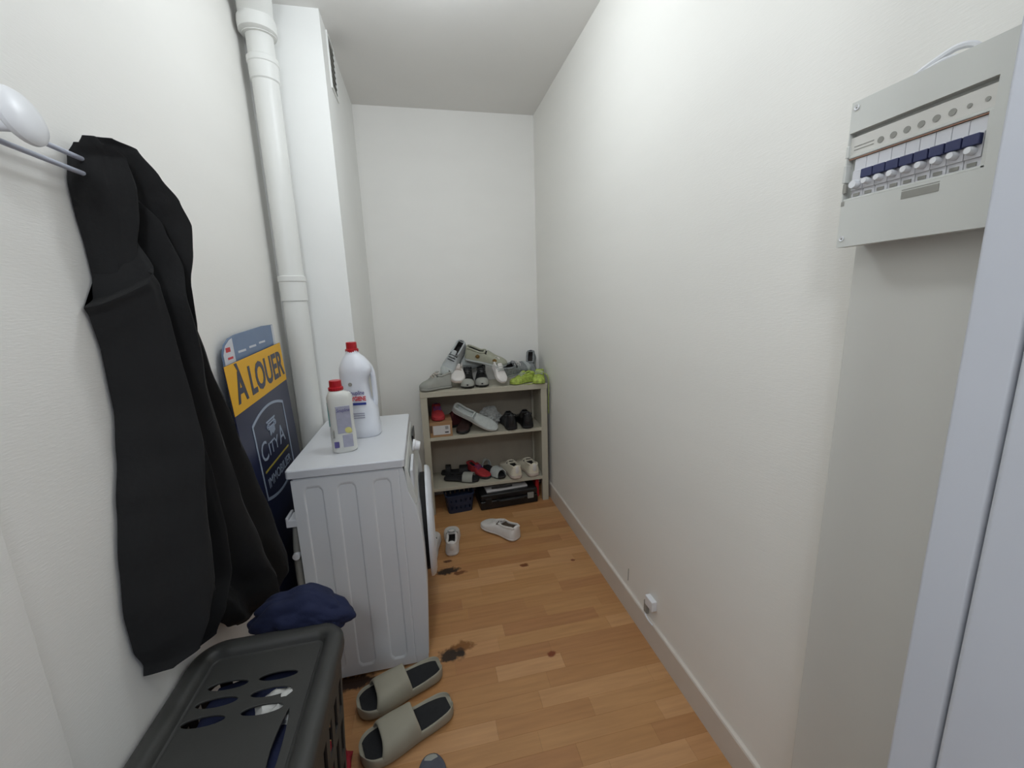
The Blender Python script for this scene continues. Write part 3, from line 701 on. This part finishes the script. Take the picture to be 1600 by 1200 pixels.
# ------------------------------------------------------------ shoe shelf
SX0, SX1, SY0, SY1 = -.052, .772, 2.545, 2.828
sh = thing('shoe_shelf', 'beige three-shelf rack at the end of the room, loaded with shoes', 'shelf unit', (.36, 2.69, 0))
def S(bm): bmesh.ops.translate(bm, verts=bm.verts, vec=(-.36, -2.69, 0)); return bm
for x0 in (SX0, SX1-.042):
    for y0 in (SY0, SY1-.03): obj('post', S(B((x0, x0+.042, y0, y0+.03, 0, .798))), M_shelf, sh, bevel=.0015)
    obj('side_panel', S(B((x0+.014, x0+.028, SY0+.03, SY1-.03, .15, .798))), M_shelf, sh)
obj('top_board', S(B((SX0-.002, SX1+.002, SY0-.004, SY1, .798, .832))), M_shelf, sh, bevel=.002)
for z in (.508, .158): obj('shelf_board', S(B((SX0+.028, SX1-.028, SY0+.004, SY1, z, z+.022))), M_shelf, sh, bevel=.0015)
obj('darkening_back_panel', S(B((SX0+.030, SX1-.030, SY1-.008, SY1-.002, .17, .798))), mat('darkening_back_board', (168, 158, 142), .7, .05, 10), sh)  # panel added to deepen the shade behind the shelves
Z1, Z2, Z3 = .8325, .5305, .1805

# on the top board
shoe('sneaker', 'pale grey sneaker with pinkish tongue, far left end of the shelf top', (.050, 2.615, Z1), 200, L=.215, Wd=.105, h=.115, up=M_grey, sole=M_grey, lin_=M_lining, lace=M_pinksole)
shoe('sneaker', 'off-white sneaker with rounded toe pointing out, resting over the left shoes', (.205, 2.69, .885), 262, L=.22, Wd=.10, h=.088, up=M_sw, sole=M_pinksole, lin_=M_lining, lace=M_pinksole, ry=12, st=.026)
shoe('sneaker', 'silver grey sneaker standing on its toe, black heel up, tallest in the pile', (.185, 2.735, .985), 220, L=.27, Wd=.10, h=.095, up=M_silver, sole=M_pale, lin_=M_lining, lace=M_black, ry=42, rx=-30, heel=M_black, toe=M_pale)
shoe('ankle_boot', 'black boot with grey rubber toe, left one of the pair on the shelf top', (.262, 2.665, Z1), 262, L=.24, Wd=.092, h=.11, up=M_black, sole=M_black, lin_=M_black, lace=M_black, high=.015, toe=M_grey, cat='boot')
shoe('ankle_boot', 'black boot with grey rubber toe, right one of the pair on the shelf top', (.358, 2.675, Z1), 262, L=.24, Wd=.092, h=.11, up=M_black, sole=M_black, lin_=M_black, lace=M_black, high=.015, toe=M_grey, cat='boot')
be = shoe('sneaker', 'greenish grey sneaker with brown worn patches, lying across the black boots', (.392, 2.70, .972), 345, L=.29, Wd=.105, h=.105, up=mat('sage_suede', (164, 164, 146), .8, .06, 30, .15, 150), sole=M_pale, lin_=M_lining, lace=None, ry=12, rx=14)
for (x, y_, z, s) in ((-.055, -.046, .055, .013), (.06, -.046, .045, .015)):
    bm = crumple(bmesh.new(), (s, .006, s), 4, .25, 3, 2); obj('worn_patch', bm, M_brown, be, smooth=True, loc=(x, y_, z))
shoe('sneaker', 'white strappy trainer with its toe hanging down, in front of the pile centre', (.462, 2.625, .905), 284, L=.19, Wd=.075, h=.07, up=M_sw, sole=M_sw, lin_=M_lining, lace=M_pale, ry=38)
shoe('sneaker', 'grey marled knit trainer leaning right of the pile centre', (.585, 2.70, .895), 18, L=.27, Wd=.10, h=.095, up=M_mesh, sole=M_pale, lin_=M_lining, lace=M_sw, ry=-8, rx=30, toe=M_silver)
shoe('sneaker', 'dark grey marled trainer standing against the right wall on the shelf top', (.725, 2.765, .90), 250, L=.22, Wd=.09, h=.085, up=M_mesh, sole=M_silver, lin_=M_lining, lace=None, ry=48, heel=M_black)
shoe('sneaker', 'fluorescent yellow trainer on the shelf top, left one of the pair', (.620, 2.615, Z1), 205, L=.19, Wd=.085, h=.075, up=M_neon, sole=M_neon, lin_=M_mesh, lace=M_pale, st=.018)
shoe('sneaker', 'fluorescent yellow trainer at the right end of the shelf top', (.738, 2.605, Z1), 250, L=.18, Wd=.085, h=.08, up=M_neon, sole=M_neon, lin_=M_mesh, lace=M_pale, st=.018)
bm = bmesh.new(); tube(bm, spline([(.70, 2.60, .90), (.745, 2.560, .905), (.782, 2.550, .875), (.786, 2.552, .78), (.784, 2.556, .68), (.786, 2.560, .62)], 6), .0022, 6)
tag(obj('shoelace', bm, M_neon, None, smooth=True), 'thin pale lace dangling down the right side of the shelf', 'lace')
bm = bmesh.new(); tube(bm, spline([(.62, 2.545, .838), (.66, 2.543, .836), (.69, 2.56, .85), (.70, 2.60, .90)], 6), .002, 6)
tag(obj('shoelace', bm, M_neon, None, smooth=True), 'thin lace looping over the front edge of the shelf top between the yellow trainers', 'lace')
bm = crumple(bmesh.new(), (.10, .04, .055), 9, .3, 2.4, 3, flat=-.05)
tag(obj('grey_cloth', bm, M_pale, None, smooth=True, loc=(.30, 2.775, .975)), 'crumpled pale grey cloth at the back of the shoe pile', 'cloth')

# upper inner shelf
cb = thing('cardboard_box', 'small brown cardboard box with a white label, left end of the upper shelf', 'box', (.065, 2.635, Z2))
obj('carton', B((-.072, .070, -.080, .10, 0, .092)), M_card, cb, bevel=.001)
obj('lid_flap', B((-.073, .071, -.081, .101, .092, .098)), M_card, cb, bevel=.001)
obj('paper_label', B((-.052, .056, -.0815, -.080, .016, .076)), M_paper, cb)
obj('bar_code', B(*[(.026+.004*k, .028+.004*k, -.0822, -.0815, .050, .070) for k in range(5)], (.022, .046, -.0822, -.0815, .026, .034)), M_ink, cb)
obj('side_print', B((-.068, -.064, -.0822, -.080, .03, .08), (-.062, -.058, -.0822, -.080, .03, .08)), M_ink, cb)
shoe('sneaker', 'red and purple trainer lying on the cardboard box', (.050, 2.665, Z2+.0985), 272, L=.20, Wd=.088, h=.08, up=M_redshoe, sole=M_redshoe, lin_=M_purple, lace=M_purple)
shoe('sneaker', 'dark red trainer behind the cardboard box', (.155, 2.755, Z2), 195, L=.22, Wd=.085, h=.13, up=mat('maroon_knit', (84, 30, 32), .8, .1, 50, .2, 200), sole=M_lining, lin_=M_lining, lace=None)
shoe('sneaker', 'dark brown shoe under the leaning white shoe, upper shelf', (.225, 2.66, Z2), 250, L=.22, Wd=.09, h=.075, up=mat('dark_brown_leather', (52, 34, 30), .6, .1, 30), sole=M_blackrub, lin_=M_lining, lace=None)
shoe('sneaker', 'long off-white shoe leaning diagonally across the upper shelf', (.290, 2.615, .612), 342, L=.33, Wd=.09, h=.055, up=M_pale, sole=M_sw, lin_=M_pale, lace=None, ry=27, rx=38, st=.02)
bm = crumple(bmesh.new(), (.078, .05, .066), 11, .34, 1.9, 4, flat=-.055)
tag(obj('plastic_bag', bm, M_bag, None, smooth=False, loc=(.402, 2.722, Z2+.0555)), 'crumpled greyish plastic bag in the middle of the upper shelf', 'bag')
for x, lab in ((.526, 'black trainer, left one of the black pair on the upper shelf'), (.642, 'black trainer, right one of the black pair on the upper shelf')):
    shoe('sneaker', lab, (x, 2.674, Z2), 90 if x < .6 else 88, L=.27, Wd=.105, h=.10, up=M_black, sole=M_blackrub, lin_=M_black, lace=M_black, heel=M_blackrub, high=.012)

# lower inner shelf
strap_shoe('sandal', 'black sandal with a grey strap, left end of the lower shelf', (.180, 2.635, Z3), 338, L=.25, Wd=.095, band=M_grey, spans=((.56, .84, .048),))
strap_shoe('sandal', 'dark slip-on sandal behind the grey-strapped one, lower shelf', (.165, 2.757, Z3), 352, L=.24, Wd=.09, band=M_blackrub, spans=((.15, .3, .06), (.55, .80, .05)))
shoe('sneaker', 'crimson and purple trainer in the middle of the lower shelf', (.305, 2.700, Z3), 300, L=.24, Wd=.085, h=.075, up=M_redshoe, sole=M_lining, lin_=M_lining, lace=M_purple)
strap_shoe('slipper', 'black slipper with a pale grey toe band, next to the crimson trainer', (.412, 2.685, Z3), 292, L=.25, Wd=.095, band=M_pale, spans=((.58, .92, .055), (.03, .12, .065)))
shoe('sneaker', 'cream white sneaker on the lower shelf, left one of the white pair', (.532, 2.672, Z3), 98, L=.275, Wd=.112, h=.10, up=M_cream, sole=M_pinksole, lin_=M_lining, lace=M_cream, heel=M_sw, st=.034)
shoe('sneaker', 'cream white sneaker on the lower shelf, right one of the white pair', (.656, 2.678, Z3), 98, L=.275, Wd=.112, h=.10, up=M_cream, sole=M_pinksole, lin_=M_lining, lace=M_cream, heel=M_sw, st=.034)

# under the lower shelf
bk = thing('plastic_basket', 'small navy plastic basket on the floor under the shelf', 'basket', (.150, 2.595, 0), (0, 0, math.radians(6)))
bm = bmesh.new(); nn = 56; rings = []; zz_ = [.0, .03, .05, .08, .10, .125]
for z in zz_:
    t = z/.125; base = [Vector((x, y_, z)) for x, y_ in rrect(-.080-.014*t, .080+.014*t, -.062-.012*t, .062+.012*t, .02, 3)]
    L = [0]
    for i in range(len(base)): L.append(L[-1]+(base[(i+1) % len(base)]-base[i]).length)
    ring = []
    for k in range(nn):
        d = L[-1]*k/nn; i = max(j for j in range(len(base)) if L[j] <= d); ring.append(base[i].lerp(base[(i+1) % len(base)], (d-L[i])/max(L[i+1]-L[i], 1e-9)))
    rings.append(ring)
vr = ring_loft(bm, rings, cap=False); bm.faces.new(vr[0][::-1]); bm.faces.ensure_lookup_table()
bmesh.ops.delete(bm, geom=[bm.faces[k*nn+i] for k in (1, 3) for i in range(nn) if i % 3 == 1], context='FACES')
o = obj('body', bm, M_bluebasket, bk); mo = o.modifiers.new('solidify', 'SOLIDIFY'); mo.thickness = .003
bm = bmesh.new(); lp0 = rrect(-.098, .098, -.078, .078, .022, 3); lp1 = rrect(-.090, .090, -.070, .070, .018, 3)
ring_loft(bm, [[(x, y_, .122) for x, y_ in lp0], [(x, y_, .130) for x, y_ in lp0], [(x, y_, .130) for x, y_ in lp1], [(x, y_, .122) for x, y_ in lp1], [(x, y_, .122) for x, y_ in lp0]], cap=False)
obj('rim', bm, M_bluebasket, bk)
tb = thing('tool_case', 'black plastic tool case on the floor under the shelf', 'case', (.485, 2.645, 0), (0, 0, math.radians(3)))
obj('case_body', B((-.205, .20, -.125, .10, .0, .062)), M_black, tb, bevel=.010)
obj('case_lid', B((-.203, .198, -.123, .098, .064, .108)), M_black, tb, bevel=.012)
bm = bmesh.new(); tube(bm, spline([(-.085, -.12, .06), (-.075, -.145, .064), (-.04, -.152, .066), (.05, -.152, .066), (.085, -.145, .064), (.095, -.12, .06)], 5), .009, 10); obj('carry_handle', bm, M_blackrub, tb, smooth=True)
for x in (-.15, .145): obj('latch', B((x-.022, x+.022, -.131, -.122, .040, .082)), M_greyplastic if x > 0 else M_black, tb, bevel=.003)
bm = B((-.145, .145, -.07, .05, 0, .012)); tag(obj('paper_stack', bm, M_paper, None, bevel=.001, loc=(.475, 2.625, .1085), rot=(0, 0, math.radians(5))), 'flat white papers lying on the black tool case', 'papers')
bm = bmesh.new(); tube(bm, spline([(-.08, -.06, 0), (-.03, -.075, .01), (.03, -.072, .008), (.06, -.055, 0)], 5), .006, 8); tag(obj('black_cord', bm, M_blackrub, None, smooth=True, loc=(.455, 2.63, .1275)), 'short black cord lying on the white papers', 'cord')
obj_r = B((-.012, .012, -.09, .09, 0, .145)); tag(obj('red_folder', obj_r, M_lred, None, bevel=.002, loc=(.708, 2.70, 0)), 'narrow red folder standing beside the right post under the shelf', 'folder')

# ------------------------------------------------------------ distribution box
db = thing('fuse_box', 'off-white electrical distribution box with a row of navy breakers on the right wall', 'fuse box', (PX, .466, 1.545))
FX = .700-PX     # front plane
def D(y0, y1, z0, z1, d0, d1): return (FX+d0, FX+d1, y0-.466, y1-.466, z0-1.545, z1-1.545)   # d measured from the front plane into the wall
YA, YZ_ = .338, .594
obj('housing', B(D(YA+.006, YZ_-.006, 1.440, 1.650, .016, .045)), M_offwhite, db, bevel=.002)
# front cover as a frame around the breaker window
obj('cover', B(D(YA, YZ_, 1.6105, 1.656, 0, .018), D(YA, YZ_, 1.434, 1.507, 0, .018), D(YA, .4135, 1.507, 1.6105, 0, .018), D(.5925, YZ_, 1.507, 1.6105, 0, .018)), M_offwhite, db)
obj('recess', B(D(.4135, .5925, 1.507, 1.6105, .013, .018)), M_offwhite, db)
obj('label_strip', B(D(.4135, .5925, 1.5765, 1.604, .004, .013)), mat('strip_plastic', (214, 212, 206), .4, .01, 10), db, bevel=.001)
obj('strip_lines', B(D(.556, .586, 1.5885, 1.5898, .0036, .005), D(.556, .586, 1.5835, 1.5848, .0036, .005)), M_greyplastic, db)
for k in range(8):
    yy = .5461-.01755*k; r_ = .0045 if k < 6 else .0028
    bm = bmesh.new(); lathe(bm, [(r_, .0032), (r_, .005)], n=12, axis='x', c=(FX, yy-.466, 1.5862+.0003*k-1.545)); obj('circuit_pictogram', bm, M_greyplastic, db)
obj('orange_line', B(D(.4135, .5925, 1.5711, 1.5720, .004, .008)), M_orange, db)
obj('window_ledge', B(D(.4135, .5925, 1.5725, 1.5765, .002, .013)), M_offwhite, db, bevel=.001)
wf = obj('window_frame', B(D(.4135, .4185, 1.507, 1.574, .001, .013), D(.4135, .5925, 1.507, 1.5105, .001, .013)), M_offwhite, db, bevel=.001)
for k in range(9):
    y1 = .5835-.01815*k; y0 = y1-.0176
    br = obj('breaker', B(D(y0, y1, 1.5105, 1.5700, .006, .013), D(y0, y1, 1.522, 1.552, .0035, .007)), mat('breaker_white', (216, 216, 220), .4, .01, 10), db, bevel=.0006)
    if k:
        obj('toggle', B(D(y0+.0003, y1-.0003, 1.5365, 1.5500, -.004, .004)), M_blueswitch, br, bevel=.0012)
        bm = bmesh.new(); lathe(bm, [(.0040, -.007), (.0052, -.002), (.0052, .004)], n=12, axis='x', c=(FX, (y0+y1)/2-.466, 1.531-1.545)); obj('lever_tip', bm, M_white, br, smooth=True)
    else:
        bm = bmesh.new(); lathe(bm, [(.0058, -.006), (.0068, -.001), (.0068, .004)], n=12, axis='x', c=(FX, (y0+y1)/2-.466, 1.530-1.545)); obj('lever_tip', bm, M_white, br, smooth=True)
    obj('terminal_screw', B(D(y0+.004, y1-.004, 1.5125, 1.5170, .0045, .008)), M_greyplastic, br)
obj('dark_notch', B(D(.5885, .594, 1.520, 1.534, -.0004, .004), D(.5885, .594, 1.500, 1.507, -.0004, .004)), M_greyplastic, db)
obj('hinge', B(D(.5905, .5955, 1.536, 1.563, -.002, .008), D(.5905, .5955, 1.574, 1.592, -.001, .008)), M_offwhite, db, bevel=.001)
obj('rating_plate', B(D(.458, .5035, 1.4905, 1.5005, -.0006, .001)), M_greyplastic, db)
obj('rating_plate_edge', B(D(.458, .5035, 1.5025, 1.5032, -.0006, .001)), M_greyplastic, db)
for yy, zz in ((.5855, 1.6465), (.5855, 1.4475)):
    bm = bmesh.new(); lathe(bm, [(.0042, -.0012), (.0038, -.002), (.0015, -.0005)], n=16, axis='x', c=(FX, yy-.466, zz-1.545)); sc_ = obj('cover_screw', bm, M_white, db)
    obj('screw_slot', B(D(yy-.0012, yy+.0012, zz-.0012, zz+.0012, -.0018, 0)), M_greyplastic, sc_)
bm = bmesh.new(); tube(bm, spline([(.735, .556, 1.652), (.745, .538, 1.672), (.752, .515, 1.684), (.755, .495, 1.688), (.76, .478, 1.680), (.765, .465, 1.652)], 6), .0045, 8)
tube(bm, spline([(.728, .536, 1.652), (.738, .522, 1.668), (.748, .505, 1.676), (.758, .49, 1.672), (.765, .478, 1.652)], 6), .004, 8)
cb_ = tag(obj('cable_loop', bm, M_white, None, smooth=True), 'white cables looping out of the top of the distribution box', 'cable')
# small telephone socket on top of the baseboard
ts = thing('wall_socket', 'small white surface socket just above the right baseboard', 'socket', (XR, 1.262, .188))
obj('socket_body', B((-.022, 0, -.026, .026, -.020, .022)), M_white, ts, bevel=.003)
obj('cable_gland', B((-.014, 0, .026, .046, -.070, -.018)), M_greyplastic, ts, bevel=.002)
bm = bmesh.new(); tube(bm, spline([(-.008, .036, -.06), (-.013, .034, -.075), (-.013, .01, -.085), (-.012, -.02, -.084)], 5), .003, 8); obj('socket_cable', bm, M_white, ts, smooth=True)
bm = bmesh.new(); tube(bm, [(XR-.001, 1.463, .14), (XR-.001, 1.461, .165), (XR-.001, 1.460, .200)], .0015, 6)
tag(obj('wall_wire', bm, M_greyplastic, None), 'short thin grey wire stub rising from the right baseboard', 'wire')
# two lamp holders on the ceiling, above the frame of the photograph
me_ = bpy.data.materials.new('lamp_glass'); me_.use_nodes = True; b_ = me_.node_tree.nodes['Principled BSDF']; b_.inputs['Base Color'].default_value = (.9, .9, .88, 1); b_.inputs['Emission Color'].default_value = (.95, .98, 1, 1); b_.inputs['Emission Strength'].default_value = 5
for lx, ly, lab in ((.12, .14, 'white ceiling lamp holder above the doorway'), (.12, 1.42, 'white ceiling lamp holder over the middle of the room')):
    cl = thing('ceiling_lamp', lab, 'lamp', (lx, ly, ZC))
    bm = bmesh.new(); lathe(bm, [(.05, -.02), (.055, -.015), (.055, 0), (.05, .0)], n=32); obj('base', bm, M_white, cl, smooth=True)
    bm = bmesh.new(); lathe(bm, [(.02, -.02), (.02, -.04)], n=24); obj('bulb_socket', bm, me_, cl, smooth=True)

# repeats share a group
for o in list(COL.objects):
    if o.parent or 'category' not in o or 'group' in o: continue
    c, z = o['category'], o.location.z
    if c in ('shoe', 'boot'):
        o['group'] = 'shoes piled on the shelf top' if z > .8 else 'shoes on the upper inner shelf' if z > .45 else 'shoes on the lower inner shelf' if z > .15 else 'shoes left on the floor'
    elif c == 'bottle': o['group'] = 'detergent bottles on the washing machine'
    elif c == 'sign': o['group'] = 'letting signs behind the washing machine'
    elif c == 'clothes': o['group'] = 'laundry in and on the basket'
    elif c == 'lamp': o['group'] = 'ceiling lamp holders'
    elif c == 'lace': o['group'] = 'loose laces at the shelf edge'
